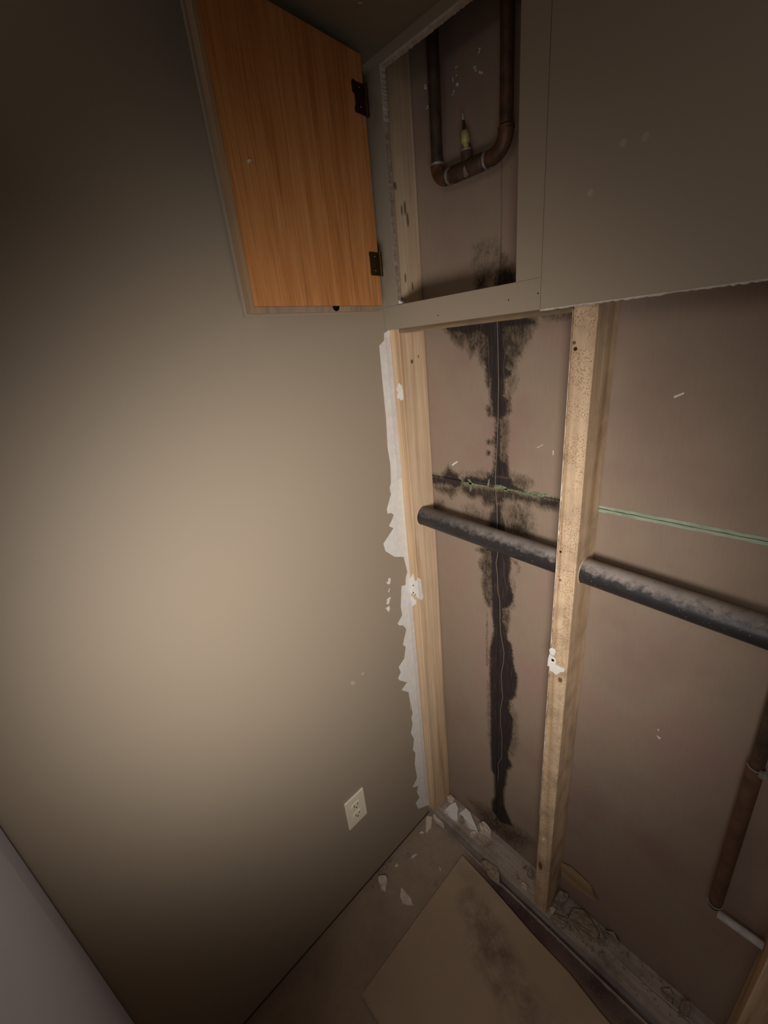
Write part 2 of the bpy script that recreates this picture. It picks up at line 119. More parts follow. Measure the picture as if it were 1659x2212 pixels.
# ---------------------------------------------------------------- node helpers
def srgb(r, g, b):
    f = lambda c: (c/255/12.92) if c/255 <= .04045 else ((c/255+.055)/1.055)**2.4
    return (f(r), f(g), f(b), 1)
class NT:
    def __init__(s, name, rough=.9, spec=.3):
        s.m = bpy.data.materials.new(name); s.m.use_nodes = True; s.t = s.m.node_tree
        s.b = s.t.nodes['Principled BSDF']; s.b.inputs['Roughness'].default_value = rough
        s.b.inputs['Specular IOR Level'].default_value = spec
        s.tc = s.t.nodes.new('ShaderNodeTexCoord'); s.co = s.tc.outputs['Object']
    def N(s, k, **kw):
        n = s.t.nodes.new(k)
        for a, b in kw.items(): setattr(n, a, b)
        return n
    def L(s, a, b): s.t.links.new(a, b)
    def inp(s, i, v):
        if isinstance(v, bpy.types.NodeSocket): s.L(v, i)
        else: i.default_value = v
    def scale(s, v, sc):
        n = s.N('ShaderNodeVectorMath', operation='MULTIPLY'); s.inp(n.inputs[0], v); n.inputs[1].default_value = sc; return n.outputs[0]
    def noise(s, sc=5, det=4, rough=.5, vec=None, dist=0):
        n = s.N('ShaderNodeTexNoise'); n.inputs['Scale'].default_value = sc; n.inputs['Detail'].default_value = det
        n.inputs['Roughness'].default_value = rough; n.inputs['Distortion'].default_value = dist
        s.L(vec or s.co, n.inputs['Vector']); return n.outputs['Fac']
    def ramp(s, f, stops):
        n = s.N('ShaderNodeValToRGB'); e = n.color_ramp.elements
        e[0].position, e[0].color = stops[0]; e[1].position, e[1].color = stops[-1]
        for p, c in stops[1:-1]:
            q = e.new(p); q.color = c
        s.L(f, n.inputs[0]); return n.outputs[0]
    def mr(s, f, a, b, c=0, d=1):
        n = s.N('ShaderNodeMapRange'); s.inp(n.inputs[0], f)
        for i, v in zip((1, 2, 3, 4), (a, b, c, d)): n.inputs[i].default_value = v
        return n.outputs[0]
    def mix(s, f, a, b, mode='MIX'):
        n = s.N('ShaderNodeMix', data_type='RGBA', blend_type=mode); s.inp(n.inputs[0], f); s.inp(n.inputs[6], a); s.inp(n.inputs[7], b); return n.outputs[2]
    def math(s, op, a, b=0, c=0):
        n = s.N('ShaderNodeMath', operation=op); s.inp(n.inputs[0], a); s.inp(n.inputs[1], b)
        if op in ('MULTIPLY_ADD',): s.inp(n.inputs[2], c)
        return n.outputs[0]
    def bump(s, h, st=.2, d=.001):
        n = s.N('ShaderNodeBump'); n.inputs['Strength'].default_value = st; n.inputs['Distance'].default_value = d
        s.L(h, n.inputs['Height']); s.L(n.outputs[0], s.b.inputs['Normal'])
    def dot(s, p, rx, rz, axes=(0, 2)):
        """soft elliptical spot at p in the object's own coordinates"""
        sep = s.N('ShaderNodeSeparateXYZ'); s.L(s.co, sep.inputs[0])
        d = [s.math('POWER', s.math('DIVIDE', s.math('SUBTRACT', sep.outputs[a], q), r), 2) for a, q, r in zip(axes, p, (rx, rz))]
        return s.mr(s.math('ADD', d[0], d[1]), .45, 1.3, 1, 0)
    def col(s, c): s.inp(s.b.inputs['Base Color'], c); return s

def paint(name, c, var=.07, bump=.12, scale=1):
    t = NT(name, .62, .35)
    n = t.noise(3*scale, 3, .5); c2 = tuple(v*(1-var) for v in c[:3])+(1,)
    t.col(t.mix(n, c, c2)); f = t.noise(260, 3, .6); g = t.noise(40, 3, .5)
    t.bump(t.math('ADD', f, t.math('MULTIPLY', g, .8)), bump, .0006); return t.m
PAINT = srgb(163, 147, 126)
M_wall = paint('taupe_paint', PAINT)
def m_wallb():
    t = NT('taupe_paint_spotted', .62, .35); c = t.mix(t.noise(3, 3, .5), PAINT, tuple(v*.93 for v in PAINT[:3])+(1,))
    for x, z in ((.475, 1.858), (.501, 1.856), (.4375, 1.815)): c = t.mix(t.math('MULTIPLY', t.dot((x, z), .0045, .005), .3), c, srgb(196, 190, 180))
    t.col(c); t.bump(t.math('ADD', t.noise(260, 3, .6), t.noise(40, 3, .5)), .12, .0006); return t.m
M_wallb = m_wallb()
M_ceil = paint('ceiling_paint', srgb(150, 140, 118), .1, .2)
M_door1 = paint('cool_white_paint', srgb(208, 216, 240), .05, .05)
def m_gyp(name, c, c2, sc=60):
    t = NT(name, .95, .15); n = t.noise(sc, 4, .6); t.col(t.ramp(n, [(.3, c), (.75, c2)])); t.bump(t.noise(240, 3), .5, .0008); return t.m
M_white = m_gyp('bare_joint_compound', srgb(222, 216, 206), srgb(236, 231, 222))
M_white2 = m_gyp('torn_paper_layer', srgb(208, 203, 196), srgb(224, 219, 212))
M_flake = m_gyp('gypsum_flake', srgb(232, 228, 222), srgb(242, 238, 232))
M_dusty = m_gyp('dusty_gypsum', srgb(200, 180, 160), srgb(236, 222, 204), 90)
M_dim = m_gyp('dirty_plaster', srgb(132, 116, 100), srgb(186, 168, 148), 120)
M_edge = m_gyp('gypsum_core', srgb(178, 166, 150), srgb(214, 205, 192))
M_scuff = m_gyp('chalk_scuff', srgb(176, 160, 138), srgb(186, 170, 146))
def m_tape():
    t = NT('green_edge_tape', .9, .2); n = t.noise(90, 4, .7, vec=t.scale(t.co, (.3, 1, 2)))
    t.col(t.ramp(n, [(.25, srgb(116, 130, 106)), (.5, srgb(158, 170, 144)), (.8, srgb(176, 186, 160))])); return t.m
M_tape = m_tape()
def m_tape2():
    t = NT('mouldy_green_tape', .9, .2); n = t.noise(1, 5, .8, vec=t.scale(t.co, (260, 200, 420)))
    t.col(t.ramp(n, [(.38, srgb(52, 48, 36)), (.5, srgb(112, 124, 94)), (.62, srgb(160, 174, 142)), (.8, srgb(176, 180, 158))])); return t.m
M_tape2 = m_tape2()

def m_wood(name, light, mid, dark, axis=2, knots=(), specks=False, dirt=0.0, kaxes=(0, 2), kcol=None, grey=0.0):
    t = NT(name, .78, .25)
    s1 = [22, 22, 22]; s1[axis] = .9
    s2 = [150, 150, 150]; s2[axis] = 2.5
    n1 = t.noise(1, 4, .55, vec=t.scale(t.co, s1), dist=1.1); n2 = t.noise(1, 5, .65, vec=t.scale(t.co, s2), dist=.4)
    c = t.ramp(n1, [(.3, dark), (.45, mid), (.62, light), (.8, mid)])
    c = t.mix(t.mr(n2, .38, .7, 0, .5), c, dark)
    c = t.mix(t.mr(t.noise(7, 4, .6), .4, .7, 0, .18), c, srgb(150, 132, 112))
    if specks:
        v = t.N('ShaderNodeTexVoronoi'); v.inputs['Scale'].default_value = 1; v.inputs['Randomness'].default_value = 1
        t.L(t.scale(t.co, (420, 420, 260)), v.inputs['Vector'])
        g = t.math('MULTIPLY', t.mr(v.outputs['Distance'], .16, .48, 1, 0), t.mr(t.noise(30, 3), .38, .52))
        gg = t.N('ShaderNodeNewGeometry'); sn = t.N('ShaderNodeSeparateXYZ'); t.L(gg.outputs['Normal'], sn.inputs[0])
        g = t.math('MULTIPLY', g, t.mr(sn.outputs[1], -.8, -.5, 1, .15))
        c = t.mix(t.math('MULTIPLY', g, .72), c, srgb(110, 80, 54))
    for (px, pz, rx, rz) in knots:
        c = t.mix(t.math('MULTIPLY', t.dot((px, pz), rx, rz, kaxes), .85), c, kcol or srgb(82, 52, 30))
    if dirt:
        c = t.mix(t.mr(t.noise(14, 4, .6), .45, .75, 0, dirt), c, srgb(92, 78, 62))
    if grey: c = t.mix(grey, c, srgb(150, 138, 122))
    t.col(c); t.bump(n2, .25, .0006); return t.m
ST = (srgb(232, 204, 168), srgb(214, 182, 146), srgb(170, 136, 100))
M_stud1 = m_wood('spruce_stud_corner', *ST, knots=[(.05, 1.603, .0045, .005), (.073, 1.612, .002, .004)], kaxes=(1, 2))
M_stud1u = m_wood('spruce_stud_corner_upper', *ST, knots=[(.047, 1.776, .003, .010), (.068, 1.760, .003, .009), (.06, 1.905, .004, .014), (.066, 1.885, .004, .014), (.035, 1.94, .005, .007), (.05, 1.90, .003, .01)], kaxes=(1, 2), grey=.25)
M_stud2 = m_wood('spruce_stud_speckled', *ST, specks=True, dirt=.5, knots=[(.4235, 1.62, .003, .003), (.428, 1.178, .0022, .003), (.444, .93, .005, .007), (.43, .24, .006, .02)], kaxes=(0, 2))
M_stud3 = m_wood('spruce_stud_right', *ST, grey=.1)
M_plate = m_wood('dusty_plate_wood', srgb(196, 182, 170), srgb(176, 162, 152), srgb(134, 120, 112), axis=0, dirt=.6)
M_block = m_wood('stained_blocking_wood', srgb(176, 156, 128), srgb(130, 106, 78), srgb(86, 66, 46), axis=0, dirt=.95)
M_splinter = m_wood('splintered_wood', srgb(196, 164, 124), srgb(168, 134, 98), srgb(120, 92, 64), axis=0)
def m_ply():
    t = NT('orange_plywood', .5, .4)
    n1 = t.noise(1, 4, .5, vec=t.scale(t.co, (8, 9, 1.1)), dist=1.6)
    n2 = t.noise(1, 5, .7, vec=t.scale(t.co, (160, 200, 5)), dist=.9)
    n3 = t.noise(1, 3, .5, vec=t.scale(t.co, (60, 90, 5)), dist=.6)
    c = t.ramp(n1, [(.25, srgb(190, 122, 64)), (.45, srgb(208, 142, 84)), (.6, srgb(198, 130, 72)), (.8, srgb(166, 98, 46))])
    c = t.mix(t.mr(n2, .48, .7, 0, .75), c, srgb(132, 74, 38))
    c = t.mix(t.mr(n3, .5, .8, 0, .3), c, srgb(224, 164, 106))
    t.col(c); t.bump(n2, .3, .0005); return t.m
M_ply = m_ply()
M_plyedge = m_wood('paint_smeared_wood_edge', srgb(196, 150, 100), srgb(170, 140, 108), srgb(128, 98, 70), dirt=.3, grey=.35)
def m_metal(name, c, rough, met=1.0, sp=None):
    t = NT(name, rough, .5); t.b.inputs['Metallic'].default_value = met
    n = t.noise(35, 4, .6); c2 = sp or tuple(v*.5 for v in c[:3])+(1,)
    t.col(t.mix(t.mr(n, .35, .7), c, c2)); t.bump(t.noise(160, 2), .15, .0004); return t.m
M_copper = m_metal('tarnished_copper', srgb(116, 80, 58), .55, .35, srgb(66, 50, 36))
M_copperd = m_metal('dark_copper', srgb(92, 70, 52), .6, .25, srgb(54, 43, 34))
M_bronze = m_metal('antique_brass_hinge', srgb(96, 74, 38), .45, .8)
M_coup = m_metal('dull_brown_coupling', srgb(112, 82, 62), .6, .2, srgb(78, 58, 46))
M_brass = m_metal('yellow_brass', srgb(196, 182, 120), .5, .2, srgb(160, 148, 96))
M_chrome = m_metal('bright_screw', srgb(236, 232, 222), .25, .25, srgb(200, 196, 186))
M_solder = m_metal('pale_solder', srgb(176, 166, 160), .45, .35, srgb(96, 84, 78))
M_nail = m_metal('dull_nail', srgb(96, 84, 66), .5)
def m_flat(name, c, rough=.8, spec=.3): t = NT(name, rough, spec); t.col(c); return t.m
M_dark = m_flat('dark_hole', srgb(18, 13, 9), 1, 0)
M_ivory = paint('ivory_plastic', srgb(238, 228, 200), .03, .02)
M_thread = m_flat('pale_peeled_ridge', srgb(150, 130, 110))
M_thread2 = m_flat('dim_peeled_ridge', srgb(104, 90, 78))
M_baseb = m_wood('bare_wall_foot', srgb(104, 74, 52), srgb(86, 60, 44), srgb(58, 40, 30), axis=1)
def m_pipe():
    t = NT('black_plastic_pipe_with_dust', .5, .4)
    g = t.N('ShaderNodeNewGeometry'); sep = t.N('ShaderNodeSeparateXYZ'); t.L(g.outputs['Normal'], sep.inputs[0])
    s2 = t.N('ShaderNodeSeparateXYZ'); t.L(t.co, s2.inputs[0])
    up = t.mr(sep.outputs[2], -.1, .9); n = t.noise(90, 5, .7); n2 = t.noise(18, 3, .6)
    xr = t.mr(s2.outputs[0], .1, .47, .30, 1.0)
    f = t.math('MULTIPLY', t.mr(t.math('ADD', up, t.math('MULTIPLY', t.math('SUBTRACT', n, .5), 1.3)), .42, .95), xr)
    f = t.math('MULTIPLY', f, t.mr(n2, .25, .6, .55, 1))
    f = t.math('MULTIPLY', f, t.mr(s2.outputs[0], .5, .8, 1, .55))
    base = t.mix(n2, srgb(34, 32, 34), srgb(56, 52, 50))
    c = t.mix(f, base, srgb(172, 160, 150))
    sp = t.math('MULTIPLY', t.mr(t.noise(420, 2, .5), .70, .74), t.mr(t.noise(22, 2), .5, .6))
    c = t.mix(sp, c, srgb(206, 190, 168)); t.col(c)
    t.L(t.mr(f, 0, 1, .42, .95), t.b.inputs['Roughness']); t.bump(n, .3, .0006); return t.m
M_pipe = m_pipe()
def m_board():
    t = NT('brown_paper_board', .9, .2)
    n = t.noise(3.2, 4, .55); f = t.noise(1, 4, .6, vec=t.scale(t.co, (220, 60, 25)))
    base = t.ramp(n, [(.3, srgb(144, 119, 106)), (.5, srgb(153, 134, 115)), (.7, srgb(156, 127, 114))])
    base = t.mix(t.mr(f, .4, .75, 0, .12), base, srgb(110, 88, 74))
    a = t.N('ShaderNodeAttribute', attribute_name='mold'); d = a.outputs['Fac']
    n1 = t.noise(1, 6, .7, vec=t.scale(t.co, (170, 170, 70)), dist=.8)
    n3 = t.noise(1, 5, .7, vec=t.scale(t.co, (60, 60, 40)), dist=1.0)
    n4 = t.noise(1, 5, .75, vec=t.scale(t.co, (420, 420, 260)), dist=.5)
    nn = t.math('ADD', t.math('ADD', t.math('MULTIPLY', t.math('SUBTRACT', n1, .5), 1.3), t.math('MULTIPLY', t.math('SUBTRACT', n4, .5), 1.0)), t.math('MULTIPLY', t.math('SUBTRACT', n3, .5), 1.3))
    k = t.math('ADD', t.math('MULTIPLY_ADD', d, 1.45, -.04), nn)
    k = t.math('MULTIPLY', t.math('MINIMUM', t.math('MAXIMUM', k, 0), 1), t.mr(d, .02, .14))
    mc = t.mix(t.mr(t.math('ADD', d, t.math('MULTIPLY', nn, .4)), .5, .95), srgb(64, 54, 38), srgb(33, 27, 30))
    streak = t.noise(1, 4, .7, vec=t.scale(t.co, (420, 100, 16)))
    mc = t.mix(t.mr(streak, .54, .72, 0, .5), mc, srgb(116, 100, 88))
    mc = t.mix(t.mr(n4, .55, .75, 0, .45), mc, srgb(84, 72, 64))
    c = t.mix(t.math('MULTIPLY', k, .95), base, mc); t.col(c)
    t.bump(t.math('ADD', t.math('MULTIPLY', f, .25), t.math('MULTIPLY', k, t.math('ADD', n1, streak))), .3, .0012); return t.m
M_board = m_board()
def m_floor():
    t = NT('dusty_brown_subfloor', .95, .15)
    n = t.noise(5, 5, .6); m2 = t.noise(34, 5, .7); fine = t.noise(190, 3, .6)
    c = t.ramp(n, [(.3, srgb(150, 130, 112)), (.55, srgb(166, 147, 126)), (.75, srgb(156, 140, 120))])
    c = t.mix(t.mr(m2, .5, .8, 0, .35), c, srgb(118, 98, 88))
    s2 = t.N('ShaderNodeSeparateXYZ'); t.L(t.co, s2.inputs[0])
    st = t.math('MULTIPLY', t.mr(s2.outputs[1], -.085, -.03), t.mr(s2.outputs[0], .16, .26))  # strip before the plate darkened: part floor stain, part painted shadow
    c = t.mix(t.math('MULTIPLY', st, t.mr(t.noise(9, 4), .25, .6, .5, .95)), c, srgb(86, 64, 66))
    c = t.mix(t.math('MULTIPLY', t.mr(fine, .6, .75, 0, .5), t.mr(s2.outputs[1], -.35, -.05, .1, 1)), c, srgb(206, 190, 172))
    t.col(c); t.bump(t.math('ADD', m2, fine), .5, .0012); return t.m
M_floor = m_floor()
def m_sheet():
    t = NT('loose_board_face', .9, .2)
    n = t.noise(4, 4, .5); c = t.ramp(n, [(.3, srgb(172, 150, 124)), (.7, srgb(182, 161, 136))])
    for (px, py, rx, ry, k) in ((.23, -.055, .05, .025, .4), (.29, -.11, .06, .05, .6), (.36, -.13, .08, .05, .8), (.42, -.17, .11, .06, .75), (.55, -.2, .12, .07, .5), (.255, -.1, .02, .03, .5)):
        dd = t.math('MULTIPLY', t.dot((px, py), rx, ry, (0, 1)), t.mr(t.noise(22, 5, .7), .36, .7, 0, k*.8))
        c = t.mix(dd, c, srgb(112, 90, 84))
    c = t.mix(t.mr(t.noise(120, 3), .62, .75, 0, .3), c, srgb(196, 176, 150))
    t.col(c); t.bump(t.noise(90, 4), .25, .0006); return t.m
M_sheet = m_sheet()
# ---------------------------------------------------------------- structure
T, B, TZ = .0127, .1017, 2.42
CZ, WX, FY = 2.127, 1.45, -.93
XS, OL, OR, OB, OT = .37, .044, .325, 1.7215, 2.110
tag(box('floor', (-.15, FY-.6, -.03), (WX+.1, B+.02, 0), M_floor), kind='structure')
c_ = tag(box('ceiling', (-.15, FY-.1, CZ), (WX+.1, T-.0008, CZ+.02), M_ceil), kind='structure')
ce_ = bpy.data.objects['ceiling']
for q in ([(.118, -.112), (.124, -.108), (.131, -.098), (.126, -.094), (.122, -.101)], [(.112, -.104), (.116, -.101), (.115, -.097)]):
    bm = bmesh.new(); prism(bm, q, 'z', CZ-.0005, .0006); fin('chalk_scuff', bm, M_white2, ce_)
box('bay_cap', (-.15, T, TZ), (WX+.1, B+.02, TZ+.02), M_dark, ce_)
box('upper_front', (-.0127, T-.0127, CZ+.02), (WX, T-.0006, TZ), M_dark, ce_)
box('upper_side', (-.0300, T, CZ), (-.0127, B, TZ), M_dark, ce_)
wl = tag(box('wall_left', (-.0127, FY-.1, .016), (0, T, CZ), M_wall), kind='structure')
box('bottom_edge_strip', (-.0127, FY-.1, 0), (-.003, T, .016), M_baseb, wl)
tag(box('wall_right', (WX, FY-.1, 0), (WX+.0127, T, CZ), M_wall), kind='structure')
wf = tag(box('wall_front', (.47, FY-.012, 2.03), (WX, FY, CZ), M_wall), kind='structure')
box('side_piece', (1.25, FY-.012, 0), (WX, FY, 2.03), M_wall, wf)
# the closet's folding door leaf, pale painted, just inside the left wall
bm = bmesh.new(); bx(bm, (.004, FY-.0, .012), (.46, FY+.034, 2.03))
d1 = tag(fin('door_1', bm, M_door1, bevel=.003), kind='structure')
bm = bmesh.new(); bx(bm, (.06, FY+.0345, .18), (.40, FY+.0365, 1.85)); fin('raised_panel', bm, M_door1, d1, bevel=.0008)
# torn joint between left wall and missing board
right = [(T+.0002, 1.676-(1.676-.022)*i/30) for i in range(31)][::-1]
rr = random.Random(3)
poly = [(min(a, T-.0028), b) for a, b in TORN if b < 1.676]+[(T-.0002, max(.02, b)) for a, b in right]
bm = bmesh.new(); prism(bm, poly, 'x', 0, .0007); fin('torn_paper_strip', bm, M_white, wl)
strip = [(-.0045+rr.uniform(-.0004, .0004), 1.66-.9*i/24) for i in range(10)]+[(T-.0003, 1.66-.9*i/24) for i in range(9, -1, -1)]
bm = bmesh.new(); prism(bm, strip, 'x', .0007, .0005); fin('corner_paper_fold', bm, M_white2, wl)
strip = [(-.0035+rr.uniform(-.0005, .0005), .95-.9*i/24) for i in range(24)]+[(T-.0003, .95-.9*i/24) for i in range(23, -1, -1)]
bm = bmesh.new(); prism(bm, strip, 'x', .0007, .0005); fin('corner_paper_fold', bm, M_white2, wl)
for c in CHIPS:
    bm = bmesh.new(); prism(bm, c, 'x', 0, .0005); fin('paint_chip_scar', bm, M_white, wl)
for c in SCUFFS:
    bm = bmesh.new(); prism(bm, c, 'x', 0, .0003); fin('chalk_scuff', bm, M_scuff, wl)
# painted board in front of the studs (upper part still standing)
wb = tag(box('wall_back', (XS, 0, 1.675), (WX, T-.0006, CZ), M_wallb), kind='structure')
box('head_strip', (OL-.044, .0004, OT), (XS-.0004, T-.0006, CZ), M_wall, wb)
def ragged(name, p0, p1, plane, base, h, w, n, m, parent, seed, amp=.5):
    """thin uneven sliver of torn gypsum along p0-p1"""
    r = random.Random(seed); a, b = Vector(p0), Vector(p1); d = (b-a).normalized(); nrm = Vector((-d.y, d.x))
    top = [a+(b-a)*(i/n)+nrm*(w*(.15)) for i in range(n+1)]
    low = [a+(b-a)*(i/n)-nrm*(w*(1-amp+amp*2*r.random())) for i in range(n+1)]
    bm = bmesh.new(); prism(bm, [tuple(v) for v in top]+[tuple(v) for v in low[::-1]], plane, base, h); return fin(name, bm, m, parent)
ragged('torn_edge', (XS, 1.6752), (1.40, 1.6752), 'y', -.0007, .010, .0022, 240, M_edge, wb, 5, .45)
ragged('torn_edge', (OL-.001, OT), (XS, OT), 'y', -.0002, .0115, .0036, 120, M_edge, wb, 6, .22)
for px, pz in ((.475, 1.858), (.501, 1.856), (.4375, 1.815)):
    pass
# rear boards (brown paper face) seen between the studs, four sheets meeting in a cross
we = tag(empty('wall_rear', (0, B, 0)), kind='structure')

def mold_at(X, Z):
    j = lambda a, b, s, p: s*np.sin(a*X*1000+b*Z*1000+p+2*np.sin(Z*97+p)+2*np.sin(X*131-p))
    Xj = X+j(.9, .31, .0008, 1)+j(.21, .63, .0011, 2)+j(1.7, -1.1, .0006, .5)+j(-.5, 1.9, .0006, 4)
    Zj = Z+j(.55, .4, .0012, 3)+j(1.3, .9, .0008, 5)+j(-.8, 1.4, .0007, 2)
    out = np.zeros_like(X)
    for dens, soft, pts in MOLD:
        P = np.array(pts); lo = P.min(0)-.03; hi = P.max(0)+.03
        m = (Xj > lo[0]) & (Xj < hi[0]) & (Zj > lo[1]) & (Zj < hi[1])
        if not m.any(): continue
        x, z = Xj[m], Zj[m]; ins = np.zeros(x.shape, bool); dm = np.full(x.shape, 1e9)
        for i in range(len(P)):
            a, b = P[i], P[(i+1) % len(P)]; e = b-a; L2 = (e**2).sum()+1e-12
            tt = np.clip(((x-a[0])*e[0]+(z-a[1])*e[1])/L2, 0, 1)
            dm = np.minimum(dm, np.hypot(x-a[0]-tt*e[0], z-a[1]-tt*e[1]))
            if a[1] != b[1]:
                c = ((a[1] > z) != (b[1] > z)) & (x < (b[0]-a[0])*(z-a[1])/(b[1]-a[1])+a[0]); ins ^= c
        sd = np.where(ins, dm, -dm); soft = soft*1.45+.001; v = dens*np.clip((sd+soft)/(2*soft), 0, 1)
        out[m] = np.maximum(out[m], v)
    return out
def board(x0, x1, z0, z1):
    xs = np.concatenate([np.arange(x0, min(x1, .43), .002), np.arange(max(x0, .43), x1, .1), [x1]]); xs = np.unique(xs.round(5))
    zs = np.unique(np.concatenate([np.arange(z0, z1, .002), [z1]]).round(5))
    X, Z = np.meshgrid(xs, zs); nx, nz = len(xs), len(zs)
    V = np.stack([X.ravel(), np.zeros(X.size), Z.ravel()], 1)
    # rim pushed back so that each sheet has an edge
    rim = np.zeros_like(X, bool); rim[0] = rim[-1] = True; rim[:, 0] = rim[:, -1] = True
    V[:, 1] = np.where(rim.ravel(), .006, 0)
    i = np.arange((nx-1)*(nz-1)); a = (i//(nx-1))*nx+i % (nx-1)
    F = np.stack([a, a+1, a+nx+1, a+nx], 1)
    me = bpy.data.meshes.new('board_sheet'); me.vertices.add(len(V)); me.vertices.foreach_set('co', V.ravel())
    me.loops.add(F.size); me.loops.foreach_set('vertex_index', F.ravel().astype(np.int32))
    me.polygons.add(len(F)); me.polygons.foreach_set('loop_start', np.arange(0, F.size, 4, dtype=np.int32))
    me.update(); me.validate()
    at = me.attributes.new('mold', 'FLOAT', 'POINT'); at.data.foreach_set('value', mold_at(X, Z).ravel().astype(np.float32))
    return link('board_sheet', me, M_board, we)
sx = .2295
for a in ((-.012, sx-.0004), (sx+.0004, WX)):
    for b in ((.0, 1.3088), (1.3096, TZ)): board(a[0], a[1], *b)
box('backing', (-.012, .0065, 0), (WX, .012, TZ), M_dark, we)
def wedge(name, pts, h, m): # flat thing on the rear board, in its parent's frame
    bm = bmesh.new(); prism(bm, pts, 'y', -h, h); return fin(name, bm, m, we)
def band(z0, z1, x0, x1, s):
    r = random.Random(s); n = 90
    return [(x0+(x1-x0)*i/n, z1+r.uniform(-.0005, .0005)) for i in range(n+1)]+[(x1-(x1-x0)*i/n, z0+r.uniform(-.0005, .0005)) for i in range(n+1)]
wedge('edge_tape', band(1.3100, 1.3160, .40, WX, 1), .0006, M_tape)
wedge('edge_tape', band(1.3025, 1.3083, .40, WX, 2), .0006, M_tape)
for c in TAPE_L: wedge('edge_tape', c, .0005, M_tape2)
for c in NICKS: wedge('surface_nick', c, .0005, M_white2)
bm = bmesh.new(); r = random.Random(5)
for x, z in SPECKS:
    for k in range(3):
        q = .0014*r.uniform(.5, 1.3); a, b = x+r.uniform(-.004, .004)*(k > 0), z+r.uniform(-.005, .005)*(k > 0)
        prism(bm, [(a+q*math.cos(t+k), b+q*1.4*math.sin(t+k)*r.uniform(.6, 1.2)) for t in (0, 1.2, 2.5, 3.7, 5)], 'y', -.0005, .0005)
tag(fin('paint_speck', bm, M_white, we), kind='stuff')
def thread(pts, r, m): tubeo('peeled_ridge', [(x, -r*.3, z) for x, z in pts], r, m, we, 6)
thread(RIDGE, .0006, M_thread)
for q in (THREAD0, THREAD1, THREAD2, THREAD3, THREAD4): thread(q, .00042, M_thread2)

# ---------------------------------------------------------------- framing
def lumber(name, a, b, m, seed, parent=None):
    """planed timber with slightly wavering, eased edges; upright if taller than wide"""
    bm = bmesh.new(); r = random.Random(seed); ax = max(range(3), key=lambda i: b[i]-a[i]); o = [i for i in range(3) if i != ax]
    n = 28; e = .0022; rings = []
    for i in range(n+1):
        c = a[ax]+(b[ax]-a[ax])*i/n; ring = []
        lo = [a[o[0]], a[o[1]]]; hi = [b[o[0]], b[o[1]]]
        for (u, v, du, dv) in ((0, 0, e, 0), (1, 0, -e, 0), (1, 0, 0, e), (1, 1, 0, -e), (1, 1, -e, 0), (0, 1, e, 0), (0, 1, 0, -e), (0, 0, 0, e)):
            p = [0, 0, 0]; p[ax] = c; j = r.uniform(-.0003, .0003)
            p[o[0]] = (hi if u else lo)[0]+du+j*(1 if u == 0 else -1); p[o[1]] = (hi if v else lo)[1]+dv+abs(j)*(1 if v == 0 else -1)
            ring.append(bm.verts.new(p))
        rings.append(ring)
    for i in range(n):
        for k in range(8): bm.faces.new((rings[i][k], rings[i][(k+1) % 8], rings[i+1][(k+1) % 8], rings[i+1][k]))
    bm.faces.new(rings[0]); bm.faces.new(rings[-1][::-1]); return fin(name, bm, m, parent)
PT = .038
def stud(label, x, mats, seed, patches=(), extra=None):
    s = tag(empty('wood_stud', (x+.019, T+.0445, PT)), label, 'stud')
    def rel(o): o.parent = s; o.location = -s.location; return o
    for (z0, z1, m, nm) in mats: rel(lumber(nm, (x, T+.0005, z0), (x+.038, B-.0005, z1), m, seed))
    for i, c in enumerate(patches):
        bm = bmesh.new(); prism(bm, c, 'y', T-.0012, .002, rnd=R3, jit=0); rel(fin('plaster_remnant', bm, M_white))
    return s, rel
PATCH1 = [[(min(.0286, x), z) for x, z in c] for c in PATCH1]
S1, rel1 = stud('bare pine stud in the corner against the torn white paper strip', -.0095, [(PT, 1.716, M_stud1, 'timber'), (1.716, TZ, M_stud1u, 'timber')], 1, PATCH1)
S2, rel2 = stud('speckled bare pine stud standing between the two open bays, pipe passing through it', .418, [(PT, TZ, M_stud2, 'timber')], 2, PATCH2)
S3, rel3 = stud('pine stud at the lower right corner of the photo, beyond the white pipe stub', .862, [(PT, TZ, M_stud3, 'timber')], 3)
def disc(name, c, r, depth, axis, m, rel=None, parent=None, n=12):
    u = {'y': Vector((0, 1, 0)), 'x': Vector((1, 0, 0)), 'z': Vector((0, 0, 1))}[axis]
    o = tubeo(name, [Vector(c)-u*depth/2, Vector(c)+u*depth/2], r, m, parent, n)
    if rel: rel(o)
    return o
for i, (x, z) in enumerate(KNOT2[:2]): disc('nail_head', (x, T, z), .0030 if i == 0 else .0022, .001, 'y', M_nail, rel2)
disc('nail_head', (.4255, T-.0013, .9755), .0032, .0008, 'y', M_dark, rel2)
disc('nail_head', (.4255, T-.0016, .9755), .0013, .0008, 'y', M_nail, rel2)
disc('nail_head', (.4335, T, .365), .003, .0012, 'y', M_flake, rel2)
for c in PATCHSIDE:
    bm = bmesh.new(); prism(bm, c, 'x', .0283, .0016); rel1(fin('plaster_remnant', bm, M_white))
for (px, pz_, q) in ((.012, 1.004, .0022), (.010, .979, .0026), (.017, .975, .0020)):
    disc('nail_head', (px, T-.0014, pz_), q, .0008, 'y', M_nail, rel1, n=7)
bm = bmesh.new(); rr = random.Random(9)
pl_ = [(.4180, .45+1.22*k/160) for k in range(161)]; pr_ = [(.4183+max(0, rr.gauss(.0009, .0006))*(1 if 20 < k < 150 else .4), .45+1.22*k/160) for k in range(161)]
prism(bm, pl_+pr_[::-1], 'y', T-.0002, .0008)
rel2(fin('clinging_gypsum', bm, M_dusty))
